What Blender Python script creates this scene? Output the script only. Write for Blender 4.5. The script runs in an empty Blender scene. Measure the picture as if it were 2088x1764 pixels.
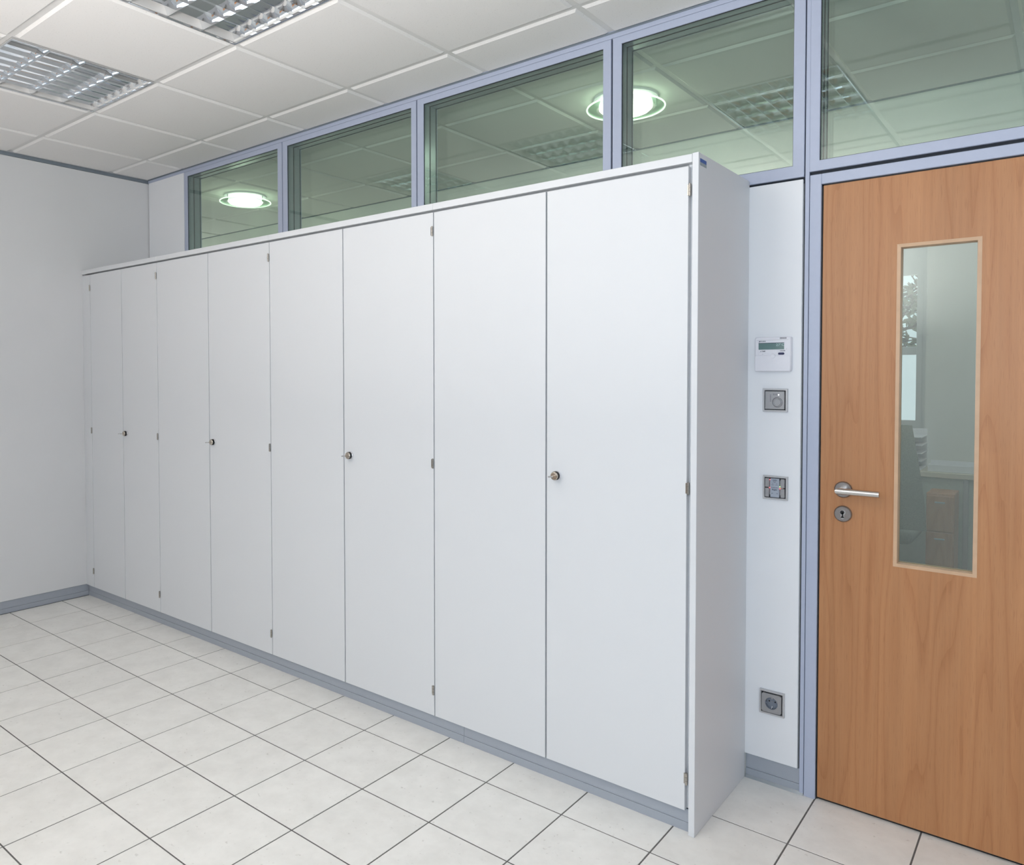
import bpy, bmesh, math, random
from mathutils import Vector, Matrix

random.seed(7)
S = bpy.context.scene
COL = S.collection

# ------------------------------------------------------------------ camera
cam_d = bpy.data.cameras.new('camera')
cam = bpy.data.objects.new('camera', cam_d)
COL.objects.link(cam)
cam.location = (4.3316, -2.2122, 1.4078)
cam.rotation_euler = (math.radians(88.4644), math.radians(0.1244), math.radians(39.6471))
cam_d.sensor_fit = 'HORIZONTAL'
cam_d.sensor_width = 36.0
cam_d.lens = 1542.07 / 2088 * 36.0
cam_d.shift_x = (1044 - 914.05) / 2088
cam_d.shift_y = (803.33 - 882) / 2088
cam_d.clip_start = 0.02
cam_d.clip_end = 100
S.camera = cam

# ------------------------------------------------------------------ world, exposure
S.view_settings.view_transform = 'Standard'
S.view_settings.look = 'None'
S.view_settings.gamma = 1.0
S.view_settings.use_curve_mapping = False
S.view_settings.exposure = -0.20
W = bpy.data.worlds.new('overcast_sky')
S.world = W
W.use_nodes = True
bg = W.node_tree.nodes['Background']
bg.inputs['Color'].default_value = (0.80, 0.89, 1.0, 1)
bg.inputs['Strength'].default_value = 1.1
S.cycles.use_denoising = True
S.cycles.max_bounces = 10
S.cycles.diffuse_bounces = 5
S.cycles.transparent_max_bounces = 16
S.cycles.sample_clamp_indirect = 6.0


# ------------------------------------------------------------------ daylight through the windows behind the camera
def area(name, loc, rot, sx, sy, power, color):
    d = bpy.data.lights.new(name, 'AREA')
    d.shape = 'RECTANGLE'
    d.size, d.size_y = sx, sy
    d.energy = power
    d.color = color
    o = bpy.data.objects.new(name, d)
    COL.objects.link(o)
    o.location = loc
    o.rotation_euler = rot
    return o


DAY = (0.82, 0.905, 1.0)
area('daylight', (2.60, -3.13, 1.60), (math.radians(82), 0, 0), 1.20, 1.04, 5, DAY)
area('daylight', (4.55, -3.13, 1.60), (math.radians(82), 0, 0), 1.10, 1.04, 37, (0.72, 0.85, 1.0))
area('daylight', (1.45, -3.13, 1.60), (math.radians(82), 0, 0), 0.85, 1.04, 9.5, (0.96, 0.97, 1.0))
# added fill light behind the camera: brightens the ceiling, which lights the room softly from above
area('ceiling_fill', (2.7, -2.6, 1.60), (math.radians(172), 0, 0), 0.7, 0.5, 68, (1.0, 0.955, 0.895))
# added lights at the blank corridor ends; window light of the office opposite
area('corridor_fill', (7.9, 1.23, 1.5), (math.radians(90), 0, math.radians(90)), 1.2, 1.6, 8, (0.95, 0.98, 1.0))
area('corridor_fill', (-3.9, 1.23, 1.5), (math.radians(90), 0, math.radians(-90)), 1.2, 1.6, 27, (0.97, 1.0, 0.93))
area('office_daylight', (2.35, 5.93, 1.65), (math.radians(-90), 0, 0), 0.95, 1.3, 22, DAY)
area('office_fill', (3.9, 2.35, 2.66), (0, 0, 0), 1.1, 0.5, 9, (1.0, 0.99, 0.95))  # added fill for the pier front, no lamp modelled here

# ------------------------------------------------------------------ materials
MATS = {}


def nt(name):
    m = bpy.data.materials.new(name)
    m.use_nodes = True
    MATS[name] = m
    return m, m.node_tree.nodes, m.node_tree.links, m.node_tree.nodes['Principled BSDF']


def pbr(name, col, rough=0.5, metal=0.0, spec=0.5, noise=None, bump=None, coat=0.0):
    """noise=(scale, amount) mottles the colour; bump=(scale, strength, distance) gives fine relief."""
    m, N, L, B = nt(name)
    B.inputs['Base Color'].default_value = (*col, 1)
    B.inputs['Roughness'].default_value = rough
    B.inputs['Metallic'].default_value = metal
    B.inputs['Specular IOR Level'].default_value = spec
    B.inputs['Coat Weight'].default_value = coat
    tc = None
    if noise or bump:
        tc = N.new('ShaderNodeTexCoord')
    if noise:
        n = N.new('ShaderNodeTexNoise')
        n.inputs['Scale'].default_value = noise[0]
        n.inputs['Detail'].default_value = 4
        L.new(tc.outputs['Object'], n.inputs['Vector'])
        r = N.new('ShaderNodeValToRGB')
        a = noise[1]
        r.color_ramp.elements[0].position = 0.3
        r.color_ramp.elements[1].position = 0.7
        r.color_ramp.elements[0].color = (*[c * (1 - a) for c in col], 1)
        r.color_ramp.elements[1].color = (*[min(1, c * (1 + a)) for c in col], 1)
        L.new(n.outputs['Fac'], r.inputs['Fac'])
        L.new(r.outputs['Color'], B.inputs['Base Color'])
    if bump:
        n2 = N.new('ShaderNodeTexNoise')
        n2.inputs['Scale'].default_value = bump[0]
        n2.inputs['Detail'].default_value = 2
        L.new(tc.outputs['Object'], n2.inputs['Vector'])
        bp = N.new('ShaderNodeBump')
        bp.inputs['Strength'].default_value = bump[1]
        bp.inputs['Distance'].default_value = bump[2]
        L.new(n2.outputs['Fac'], bp.inputs['Height'])
        L.new(bp.outputs['Normal'], B.inputs['Normal'])
    return m


M_CAB = pbr('white_melamine', (0.705, 0.72, 0.74), 0.45, spec=0.25, bump=(900, 0.04, 0.001))
M_CABEDGE = pbr('white_edge_band', (0.80, 0.81, 0.825), 0.5, spec=0.3, noise=(40, 0.01))
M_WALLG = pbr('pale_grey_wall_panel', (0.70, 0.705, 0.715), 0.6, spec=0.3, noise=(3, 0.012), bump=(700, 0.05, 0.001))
M_WALL = pbr('painted_wall_panel', (0.81, 0.825, 0.85), 0.6, spec=0.3, noise=(3, 0.012), bump=(700, 0.05, 0.001))
M_WALLC = pbr('corridor_wall_paint', (0.78, 0.79, 0.76), 0.7, spec=0.2, noise=(3, 0.012))
M_ALU = pbr('blue_grey_aluminium', (0.44, 0.485, 0.61), 0.42, spec=0.45, noise=(60, 0.012))
M_SKIRT = pbr('skirting_aluminium', (0.36, 0.39, 0.44), 0.40, spec=0.45, noise=(30, 0.015))
M_REVEAL = pbr('reveal_aluminium', (0.38, 0.42, 0.45), 0.22, metal=0.55, spec=0.5, noise=(50, 0.015))
M_DARK = pbr('dark_joint', (0.035, 0.04, 0.05), 0.7, spec=0.2, noise=(50, 0.1))
M_TRIMDK = pbr('dark_grey_trim', (0.20, 0.235, 0.27), 0.5, noise=(30, 0.03))
M_BLACK = pbr('black_rubber', (0.012, 0.012, 0.013), 0.6, noise=(80, 0.1))
M_GROUT = pbr('dark_grout', (0.15, 0.145, 0.14), 0.9, spec=0.1, noise=(120, 0.15))
M_GRID = pbr('ceiling_grid_white', (0.74, 0.73, 0.715), 0.5, noise=(20, 0.02))
M_STEEL = pbr('brushed_steel', (0.60, 0.585, 0.565), 0.24, metal=1.0, noise=(200, 0.05))
M_STEELD = pbr('dark_brushed_steel', (0.32, 0.30, 0.29), 0.30, metal=1.0, noise=(200, 0.05))
M_NICKEL = pbr('nickel', (0.66, 0.60, 0.52), 0.20, metal=1.0, noise=(200, 0.03))
M_HINGE = pbr('hinge_nickel', (0.42, 0.395, 0.36), 0.2, metal=1.0, noise=(200, 0.03))
M_CARC = pbr('carcass_seam_shade', (0.36, 0.37, 0.38), 0.6, noise=(20, 0.02))  # door seam shade put into the colour: carcass greyed behind the gaps
M_CHROME = pbr('chrome_collar', (0.82, 0.82, 0.84), 0.16, metal=1.0, noise=(200, 0.02))
M_PLATE = pbr('stainless_look_plastic', (0.37, 0.37, 0.38), 0.36, metal=0.5, noise=(150, 0.02))
M_PLATEB = pbr('stainless_look_frame', (0.56, 0.56, 0.57), 0.34, metal=0.4, noise=(150, 0.02))
M_CUP = pbr('socket_cup_grey', (0.19, 0.215, 0.26), 0.4, noise=(80, 0.03))
M_WHITEP = pbr('white_plastic', (0.77, 0.77, 0.82), 0.4, noise=(80, 0.01))
M_NAVY = pbr('navy_button', (0.012, 0.016, 0.075), 0.4, noise=(80, 0.05))
M_PRINT = pbr('dark_print', (0.03, 0.035, 0.06), 0.6, noise=(80, 0.05))
M_LCD = pbr('lcd_green_grey', (0.115, 0.20, 0.195), 0.25, noise=(60, 0.04))
M_LCDL = pbr('lcd_pale_segment', (0.45, 0.62, 0.62), 0.4, noise=(60, 0.04))
M_INSCR = pbr('inscription_strip', (0.36, 0.40, 0.47), 0.35, noise=(60, 0.03))
M_STBLUE = pbr('sticker_blue', (0.05, 0.11, 0.36), 0.5, noise=(60, 0.05))
M_STGREY = pbr('sticker_grey', (0.30, 0.34, 0.36), 0.5, noise=(60, 0.05))
M_MIRROR = pbr('specular_louvre_aluminium', (0.86, 0.87, 0.88), 0.035, metal=1.0, noise=(40, 0.01))
M_HOUSING = pbr('grey_housing', (0.50, 0.50, 0.50), 0.3, metal=0.6, noise=(40, 0.02))
M_TUBE = pbr('unlit_tube', (0.82, 0.82, 0.80), 0.3, noise=(40, 0.01))
M_CHAIR = pbr('dark_green_grey_fabric', (0.24, 0.29, 0.255), 0.9, noise=(200, 0.2), bump=(600, 0.3, 0.002))
M_DARKPL = pbr('black_plastic', (0.02, 0.02, 0.022), 0.4, noise=(80, 0.05))
M_GREYMET = pbr('grey_metal_leg', (0.38, 0.40, 0.41), 0.4, metal=0.5, noise=(80, 0.03))
M_DESKDK = pbr('dark_modesty_panel', (0.38, 0.44, 0.40), 0.6, noise=(60, 0.05))
M_SILL = pbr('beige_sill', (0.58, 0.54, 0.45), 0.5, noise=(40, 0.03))
M_PIER = pbr('grey_white_pier', (0.68, 0.69, 0.675), 0.7, noise=(4, 0.02))
M_BARK = pbr('bark', (0.06, 0.05, 0.045), 0.9, noise=(12, 0.3))
M_LEAF = pbr('olive_foliage', (0.14, 0.16, 0.10), 0.7, noise=(6, 0.35))
M_BEAD = pbr('pale_beech_bead', (0.60, 0.40, 0.255), 0.45, noise=(30, 0.05))


def emis(name, col, strength):
    m, N, L, B = nt(name)
    B.inputs['Base Color'].default_value = (*[min(1, c) for c in col], 1)
    B.inputs['Emission Color'].default_value = (*col, 1)
    B.inputs['Emission Strength'].default_value = strength
    return m


M_OPAL = emis('lit_opal_glass', (0.92, 1.0, 0.84), 5.0)
M_REDLED = emis('red_led', (1.0, 0.20, 0.22), 1.3)
M_GRNLED = emis('green_led', (0.65, 1.0, 0.45), 1.2)
M_WHTLED = emis('white_led', (1.0, 1.0, 1.0), 0.9)


def glass(name, tint, rough=0.0, boost=1.0):
    """Thin architectural pane: Schlick reflection over tinted transmission, the same from every side."""
    m, N, L, B = nt(name)
    N.remove(B)
    out = N['Material Output']
    lw = N.new('ShaderNodeLayerWeight')
    lw.inputs['Blend'].default_value = 0.5
    p = N.new('ShaderNodeMath'); p.operation = 'POWER'; p.inputs[1].default_value = 5
    L.new(lw.outputs['Facing'], p.inputs[0])
    ma = N.new('ShaderNodeMath'); ma.operation = 'MULTIPLY_ADD'
    ma.inputs[1].default_value = 0.94
    ma.inputs[2].default_value = 0.043 * boost
    L.new(p.outputs[0], ma.inputs[0])
    tr = N.new('ShaderNodeBsdfTransparent'); tr.inputs['Color'].default_value = (*tint, 1)
    gl = N.new('ShaderNodeBsdfGlossy'); gl.inputs['Roughness'].default_value = rough
    gl.inputs['Color'].default_value = (0.95, 1.0, 0.98, 1)
    mx = N.new('ShaderNodeMixShader')
    L.new(ma.outputs[0], mx.inputs['Fac'])
    L.new(tr.outputs[0], mx.inputs[1])
    L.new(gl.outputs[0], mx.inputs[2])
    L.new(mx.outputs[0], out.inputs['Surface'])
    return m


M_GLASS = glass('partition_glass', (0.945, 0.98, 0.958), boost=1.25)
M_DGLASS = glass('door_glass', (0.90, 0.955, 0.92), boost=3.1)
M_WGLASS = glass('window_glass', (0.96, 0.98, 0.97))
M_RINGGLASS = glass('lamp_ring_glass', (0.72, 0.86, 0.74), boost=2.0)


def tile_mat():
    m, N, L, B = nt('pale_floor_tile')
    tc = N.new('ShaderNodeTexCoord')
    oi = N.new('ShaderNodeObjectInfo')
    off = N.new('ShaderNodeVectorMath'); off.operation = 'SCALE'; off.inputs['Scale'].default_value = 37.0
    cmb = N.new('ShaderNodeCombineXYZ')
    L.new(oi.outputs['Random'], cmb.inputs[0]); L.new(oi.outputs['Random'], cmb.inputs[1])
    L.new(cmb.outputs[0], off.inputs[0])
    add = N.new('ShaderNodeVectorMath'); add.operation = 'ADD'
    L.new(tc.outputs['Object'], add.inputs[0]); L.new(off.outputs[0], add.inputs[1])
    n = N.new('ShaderNodeTexNoise'); n.inputs['Scale'].default_value = 9; n.inputs['Detail'].default_value = 6
    n.inputs['Roughness'].default_value = 0.65
    L.new(add.outputs[0], n.inputs['Vector'])
    r = N.new('ShaderNodeValToRGB')
    r.color_ramp.elements[0].position = 0.28; r.color_ramp.elements[0].color = (0.775, 0.76, 0.72, 1)
    r.color_ramp.elements[1].position = 0.62; r.color_ramp.elements[1].color = (0.86, 0.845, 0.805, 1)
    L.new(n.outputs['Fac'], r.inputs['Fac'])
    # fine dark specks and scuffs of the stoneware
    sp = N.new('ShaderNodeTexNoise'); sp.inputs['Scale'].default_value = 70; sp.inputs['Detail'].default_value = 4
    L.new(add.outputs[0], sp.inputs['Vector'])
    sr = N.new('ShaderNodeValToRGB')
    sr.color_ramp.elements[0].position = 0.66; sr.color_ramp.elements[0].color = (1, 1, 1, 1)
    sr.color_ramp.elements[1].position = 0.78; sr.color_ramp.elements[1].color = (0.74, 0.73, 0.71, 1)
    L.new(sp.outputs['Fac'], sr.inputs['Fac'])
    mx = N.new('ShaderNodeMix'); mx.data_type = 'RGBA'; mx.blend_type = 'MULTIPLY'
    mx.inputs[0].default_value = 1.0
    L.new(r.outputs['Color'], mx.inputs[6]); L.new(sr.outputs['Color'], mx.inputs[7])
    va = N.new('ShaderNodeMath'); va.operation = 'MULTIPLY_ADD'; va.inputs[1].default_value = 0.035; va.inputs[2].default_value = 0.985
    L.new(oi.outputs['Random'], va.inputs[0])
    hs = N.new('ShaderNodeHueSaturation')
    L.new(va.outputs[0], hs.inputs['Value']); L.new(mx.outputs[2], hs.inputs['Color'])
    L.new(hs.outputs['Color'], B.inputs['Base Color'])
    B.inputs['Roughness'].default_value = 0.46
    B.inputs['Specular IOR Level'].default_value = 0.4
    return m


def ceil_mat():
    m, N, L, B = nt('mineral_fibre_tile')
    tc = N.new('ShaderNodeTexCoord')
    n = N.new('ShaderNodeTexNoise'); n.inputs['Scale'].default_value = 190; n.inputs['Detail'].default_value = 3
    L.new(tc.outputs['Object'], n.inputs['Vector'])
    r = N.new('ShaderNodeValToRGB')
    r.color_ramp.elements[0].position = 0.24; r.color_ramp.elements[0].color = (0.64, 0.625, 0.605, 1)
    r.color_ramp.elements[1].position = 0.38; r.color_ramp.elements[1].color = (0.835, 0.82, 0.805, 1)
    L.new(n.outputs['Fac'], r.inputs['Fac'])
    L.new(r.outputs['Color'], B.inputs['Base Color'])
    bp = N.new('ShaderNodeBump'); bp.inputs['Strength'].default_value = 0.25; bp.inputs['Distance'].default_value = 0.001
    L.new(n.outputs['Fac'], bp.inputs['Height']); L.new(bp.outputs['Normal'], B.inputs['Normal'])
    B.inputs['Roughness'].default_value = 0.9
    B.inputs['Specular IOR Level'].default_value = 0.15
    return m


def beech_mat():
    m, N, L, B = nt('beech_veneer')
    tc = N.new('ShaderNodeTexCoord')
    mp = N.new('ShaderNodeMapping'); mp.inputs['Scale'].default_value = (1.35, 1.35, 0.105)
    L.new(tc.outputs['Object'], mp.inputs['Vector'])
    # contour lines of a stretched noise: flame figure of flat-sawn veneer
    n = N.new('ShaderNodeTexNoise'); n.inputs['Scale'].default_value = 4.2; n.inputs['Detail'].default_value = 2.5
    n.inputs['Roughness'].default_value = 0.45
    L.new(mp.outputs[0], n.inputs['Vector'])
    mu = N.new('ShaderNodeMath'); mu.operation = 'MULTIPLY'; mu.inputs[1].default_value = 17
    L.new(n.outputs['Fac'], mu.inputs[0])
    fr = N.new('ShaderNodeMath'); fr.operation = 'FRACT'
    L.new(mu.outputs[0], fr.inputs[0])
    r = N.new('ShaderNodeValToRGB')
    e = r.color_ramp.elements
    e[0].position = 0.0; e[0].color = (0.405, 0.176, 0.070, 1)
    e[1].position = 0.26; e[1].color = (0.453, 0.211, 0.089, 1)
    x = e.new(0.55); x.color = (0.466, 0.222, 0.096, 1)
    x = e.new(1.0); x.color = (0.440, 0.201, 0.083, 1)
    L.new(fr.outputs[0], r.inputs['Fac'])
    # broad stripes
    mp2 = N.new('ShaderNodeMapping'); mp2.inputs['Scale'].default_value = (9, 9, 0.22)
    L.new(tc.outputs['Object'], mp2.inputs['Vector'])
    n2 = N.new('ShaderNodeTexNoise'); n2.inputs['Scale'].default_value = 1.6; n2.inputs['Detail'].default_value = 3
    L.new(mp2.outputs[0], n2.inputs['Vector'])
    r2 = N.new('ShaderNodeValToRGB')
    r2.color_ramp.elements[0].position = 0.30; r2.color_ramp.elements[0].color = (0.90, 0.885, 0.87, 1)
    r2.color_ramp.elements[1].position = 0.70; r2.color_ramp.elements[1].color = (1.06, 1.06, 1.06, 1)
    L.new(n2.outputs['Fac'], r2.inputs['Fac'])
    # short pore flecks
    mp3 = N.new('ShaderNodeMapping'); mp3.inputs['Scale'].default_value = (420, 420, 22)
    L.new(tc.outputs['Object'], mp3.inputs['Vector'])
    n3 = N.new('ShaderNodeTexNoise'); n3.inputs['Scale'].default_value = 1.0; n3.inputs['Detail'].default_value = 1
    L.new(mp3.outputs[0], n3.inputs['Vector'])
    r3 = N.new('ShaderNodeValToRGB')
    r3.color_ramp.elements[0].position = 0.28; r3.color_ramp.elements[0].color = (0.90, 0.875, 0.855, 1)
    r3.color_ramp.elements[1].position = 0.42; r3.color_ramp.elements[1].color = (1, 1, 1, 1)
    L.new(n3.outputs['Fac'], r3.inputs['Fac'])
    a = N.new('ShaderNodeMix'); a.data_type = 'RGBA'; a.blend_type = 'MULTIPLY'; a.inputs[0].default_value = 1
    L.new(r.outputs['Color'], a.inputs[6]); L.new(r2.outputs['Color'], a.inputs[7])
    b = N.new('ShaderNodeMix'); b.data_type = 'RGBA'; b.blend_type = 'MULTIPLY'; b.inputs[0].default_value = 1
    L.new(a.outputs[2], b.inputs[6]); L.new(r3.outputs['Color'], b.inputs[7])
    # fine straight grain
    mp4 = N.new('ShaderNodeMapping'); mp4.inputs['Scale'].default_value = (95, 95, 1.1)
    L.new(tc.outputs['Object'], mp4.inputs['Vector'])
    n4 = N.new('ShaderNodeTexNoise'); n4.inputs['Scale'].default_value = 1.0; n4.inputs['Detail'].default_value = 3
    L.new(mp4.outputs[0], n4.inputs['Vector'])
    r4 = N.new('ShaderNodeValToRGB')
    r4.color_ramp.elements[0].position = 0.32; r4.color_ramp.elements[0].color = (0.945, 0.935, 0.925, 1)
    r4.color_ramp.elements[1].position = 0.60; r4.color_ramp.elements[1].color = (1.03, 1.03, 1.03, 1)
    L.new(n4.outputs['Fac'], r4.inputs['Fac'])
    c = N.new('ShaderNodeMix'); c.data_type = 'RGBA'; c.blend_type = 'MULTIPLY'; c.inputs[0].default_value = 1
    L.new(b.outputs[2], c.inputs[6]); L.new(r4.outputs['Color'], c.inputs[7])
    L.new(c.outputs[2], B.inputs['Base Color'])
    B.inputs['Roughness'].default_value = 0.42
    B.inputs['Specular IOR Level'].default_value = 0.45
    return m


M_TILE = tile_mat()
M_CEIL = ceil_mat()
M_BEECH = beech_mat()

# ------------------------------------------------------------------ mesh helpers
WLOC = {}


class MB:
    """collects shapes in world coordinates; build() links them as one mesh object"""

    def __init__(self):
        self.bm = bmesh.new()

    def _merge(self, b):
        me = bpy.data.meshes.new('tmp')
        b.to_mesh(me)
        b.free()
        self.bm.from_mesh(me)
        bpy.data.meshes.remove(me)
        return self

    def box(self, x0, x1, y0, y1, z0, z1, bev=0.0, seg=1):
        b = bmesh.new()
        bmesh.ops.create_cube(b, size=1)
        for v in b.verts:
            v.co = Vector(((x0 + x1) / 2 + v.co.x * (x1 - x0), (y0 + y1) / 2 + v.co.y * (y1 - y0), (z0 + z1) / 2 + v.co.z * (z1 - z0)))
        if bev:
            bmesh.ops.bevel(b, geom=b.edges[:], offset=bev, segments=seg, affect='EDGES', profile=0.5)
        return self._merge(b)

    def rbox(self, x0, x1, y0, y1, z0, z1, rad, seg=4, edge=0.0):
        """plate facing -y whose four corner edges (along y) are rounded"""
        pts = []
        for cx, cz, a0 in ((x1 - rad, z1 - rad, 0), (x0 + rad, z1 - rad, 90), (x0 + rad, z0 + rad, 180), (x1 - rad, z0 + rad, 270)):
            for k in range(seg + 1):
                a = math.radians(a0 + 90 * k / seg)
                pts.append((cx + rad * math.cos(a), cz + rad * math.sin(a)))
        mx, mz = (x0 + x1) / 2, (z0 + z1) / 2
        rings = []
        loops = [(y1, 0), (y0 + edge, 0)] + ([(y0, edge)] if edge else [])
        for y, ins in loops:
            rings.append([self.bm.verts.new((px - math.copysign(min(ins, abs(px - mx)), px - mx), y, pz - math.copysign(min(ins, abs(pz - mz)), pz - mz))) for px, pz in pts])
        n = len(pts)
        for a, b in zip(rings, rings[1:]):
            for i in range(n):
                self.bm.faces.new((a[i], a[(i + 1) % n], b[(i + 1) % n], b[i]))
        self.bm.faces.new(rings[-1][::-1])
        self.bm.faces.new(rings[0])
        return self

    def ring(self, X0, X1, Z0, Z1, x0, x1, z0, z1, y0, y1, bev=0.0):
        """rectangular frame in the xz plane, outer X/Z, opening x/z"""
        b = bmesh.new()
        o = [(X0, Z0), (X1, Z0), (X1, Z1), (X0, Z1)]
        i = [(x0, z0), (x1, z0), (x1, z1), (x0, z1)]
        vs = {}
        for nm, pts in (('o', o), ('i', i)):
            for y in (y0, y1):
                vs[nm, y] = [b.verts.new((p[0], y, p[1])) for p in pts]
        for k in range(4):
            j = (k + 1) % 4
            b.faces.new((vs['o', y0][k], vs['o', y0][j], vs['i', y0][j], vs['i', y0][k]))
            b.faces.new((vs['o', y1][j], vs['o', y1][k], vs['i', y1][k], vs['i', y1][j]))
            b.faces.new((vs['o', y0][j], vs['o', y0][k], vs['o', y1][k], vs['o', y1][j]))
            b.faces.new((vs['i', y0][k], vs['i', y0][j], vs['i', y1][j], vs['i', y1][k]))
        if bev:
            es = [e for e in b.edges if all(abs(v.co.y - y0) < 1e-7 for v in e.verts) and
                  (abs(e.verts[0].co.x - e.verts[1].co.x) < 1e-7 or abs(e.verts[0].co.z - e.verts[1].co.z) < 1e-7)]
            bmesh.ops.bevel(b, geom=es, offset=bev, segments=1, affect='EDGES')
        return self._merge(b)

    def lathe(self, prof, origin, axis, n=32, cap=True):
        """prof = [(radius, distance along axis)]"""
        ax = Vector(axis).normalized()
        q = Vector((0, 0, 1)).rotation_difference(ax).to_matrix()
        rows = []
        for r, t in prof:
            if r < 1e-6:
                rows.append([self.bm.verts.new(Vector(origin) + q @ Vector((0, 0, t)))])
            else:
                rows.append([self.bm.verts.new(Vector(origin) + q @ Vector((r * math.cos(2 * math.pi * k / n), r * math.sin(2 * math.pi * k / n), t))) for k in range(n)])
        for a, b in zip(rows, rows[1:]):
            for k in range(n):
                j = (k + 1) % n
                if len(a) == 1 and len(b) == 1:
                    continue
                if len(a) == 1:
                    self.bm.faces.new((a[0], b[j], b[k]))
                elif len(b) == 1:
                    self.bm.faces.new((a[k], a[j], b[0]))
                else:
                    self.bm.faces.new((a[k], a[j], b[j], b[k]))
        if cap:
            if len(rows[0]) > 1:
                self.bm.faces.new(rows[0][::-1])
            if len(rows[-1]) > 1:
                self.bm.faces.new(rows[-1])
        return self

    def tube(self, p0, p1, r0, r1=None, n=12, cap=True):
        p0, p1 = Vector(p0), Vector(p1)
        return self.lathe([(r0, 0), (r0 if r1 is None else r1, (p1 - p0).length)], p0, p1 - p0, n, cap)

    def torus(self, c, R, r, axis=(0, 0, 1), n=48, k=8, flat=1.0):
        q = Vector((0, 0, 1)).rotation_difference(Vector(axis)).to_matrix()
        g = [[self.bm.verts.new(Vector(c) + q @ Vector(((R + r * math.cos(b)) * math.cos(a), (R + r * math.cos(b)) * math.sin(a), r * flat * math.sin(b))))
              for b in [2 * math.pi * j / k for j in range(k)]] for a in [2 * math.pi * i / n for i in range(n)]]
        for i in range(n):
            for j in range(k):
                self.bm.faces.new((g[i][j], g[(i + 1) % n][j], g[(i + 1) % n][(j + 1) % k], g[i][(j + 1) % k]))
        return self

    def prism(self, sec, axis, a0, a1):
        """sec = closed polygon in the two other axes; extruded along axis 'x' or 'y' or 'z'"""
        def P(s, t):
            return {'x': (t, s[0], s[1]), 'y': (s[0], t, s[1]), 'z': (s[0], s[1], t)}[axis]
        A = [self.bm.verts.new(P(s, a0)) for s in sec]
        B = [self.bm.verts.new(P(s, a1)) for s in sec]
        n = len(sec)
        for i in range(n):
            j = (i + 1) % n
            self.bm.faces.new((A[i], A[j], B[j], B[i]))
        self.bm.faces.new(A[::-1])
        self.bm.faces.new(B)
        return self

    def build(self, name, mat, parent=None, smooth=None):
        bmesh.ops.recalc_face_normals(self.bm, faces=self.bm.faces[:])
        me = bpy.data.meshes.new(name)
        xs = [v.co for v in self.bm.verts]
        lo = Vector([min(c[i] for c in xs) for i in range(3)])
        hi = Vector([max(c[i] for c in xs) for i in range(3)])
        ce = (lo + hi) / 2
        bmesh.ops.translate(self.bm, verts=self.bm.verts[:], vec=-ce)
        self.bm.to_mesh(me)
        self.bm.free()
        me.materials.append(mat)
        if smooth is not None:
            for p in me.polygons:
                p.use_smooth = True
            me.set_sharp_from_angle(angle=math.radians(smooth))
        return put(name, me, ce, parent)


def put(name, me, wloc, parent=None):
    o = bpy.data.objects.new(name, me)
    COL.objects.link(o)
    base = WLOC[parent] if parent else Vector((0, 0, 0))
    o.parent = parent
    o.location = Vector(wloc) - base
    WLOC[o] = Vector(wloc)
    return o


def empty(name, loc):
    o = bpy.data.objects.new(name, None)
    o.empty_display_size = 0.1
    COL.objects.link(o)
    o.location = loc
    WLOC[o] = Vector(loc)
    return o


def thing(o, label, cat, group=None):
    o['label'] = label
    o['category'] = cat
    if group:
        o['group'] = group
    return o


def struct(o, label=None):
    o['kind'] = 'structure'
    if label:
        o['label'] = label
    return o


def copy_tree(o, delta, parent=None):
    """a thing with copies of its parts and sub-parts, moved by delta"""
    c = o.copy()
    COL.objects.link(c)
    if parent:
        c.parent = parent
    else:
        c.location = o.location + Vector(delta)
    WLOC[c] = WLOC[o] + Vector(delta)
    for ch in list(o.children):
        copy_tree(ch, delta, c)
    return c


def text(name, body, x, y, z, size, mat, parent, align='CENTER', normal='-y', bold=0.0):
    cu = bpy.data.curves.new('txt', 'FONT')
    cu.body = body
    cu.size = size
    cu.align_x = align
    cu.align_y = 'CENTER'
    cu.resolution_u = 2
    cu.offset = bold
    cu.extrude = 0.0001
    ob = bpy.data.objects.new('txt', cu)
    me = bpy.data.meshes.new_from_object(ob)
    bpy.data.objects.remove(ob)
    bpy.data.curves.remove(cu)
    R = Matrix.Rotation(math.radians(90), 4, 'X')
    if normal == '+x':
        R = Matrix.Rotation(math.radians(90), 4, 'Z') @ R
    me.transform(R)
    me.materials.clear()
    me.materials.append(mat)
    me.name = name
    return put(name, me, (x, y, z), parent)


# ------------------------------------------------------------------ measurements (metres)
XL, XR = -0.495, 7.00          # left and right wall faces
YW = 0.45                      # face of the glazed partition
YB = -3.16                     # face of the window wall behind the camera
ZC = 2.710                     # ceiling tile face
YC0, YC1 = 0.55, 1.915         # corridor

# ------------------------------------------------------------------ floor: base with every tile its own piece
fl = MB().box(XL - 0.1, XR + 0.1, YB - 0.1, YC0, -0.10, -0.0012).build('floor', M_GROUT)
struct(fl, 'pale square stoneware floor tiles with dark grout')
TX0, TY0, T, G = 0.0903, -0.1531, 0.30, 0.0048
gx = [XL] + [TX0 + T * k for k in range(-1, 17)]
gy = [YB] + [TY0 + T * k for k in range(-10, 3) if YB + 0.02 < TY0 + T * k < YW - 0.02] + [YW + 0.035]
tile_cache = {}


def tile_mesh(w, d):
    key = (round(w, 4), round(d, 4))
    if key not in tile_cache:
        b = bmesh.new()
        bmesh.ops.create_cube(b, size=1)
        for v in b.verts:
            v.co = Vector((v.co.x * w, v.co.y * d, v.co.z * 0.008))
        top = [e for e in b.edges if all(v.co.z > 0 for v in e.verts)]
        bmesh.ops.bevel(b, geom=top, offset=0.0006, segments=1, affect='EDGES')
        me = bpy.data.meshes.new('tile')
        b.to_mesh(me)
        b.free()
        me.materials.append(M_TILE)
        tile_cache[key] = me
    return tile_cache[key]


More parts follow.
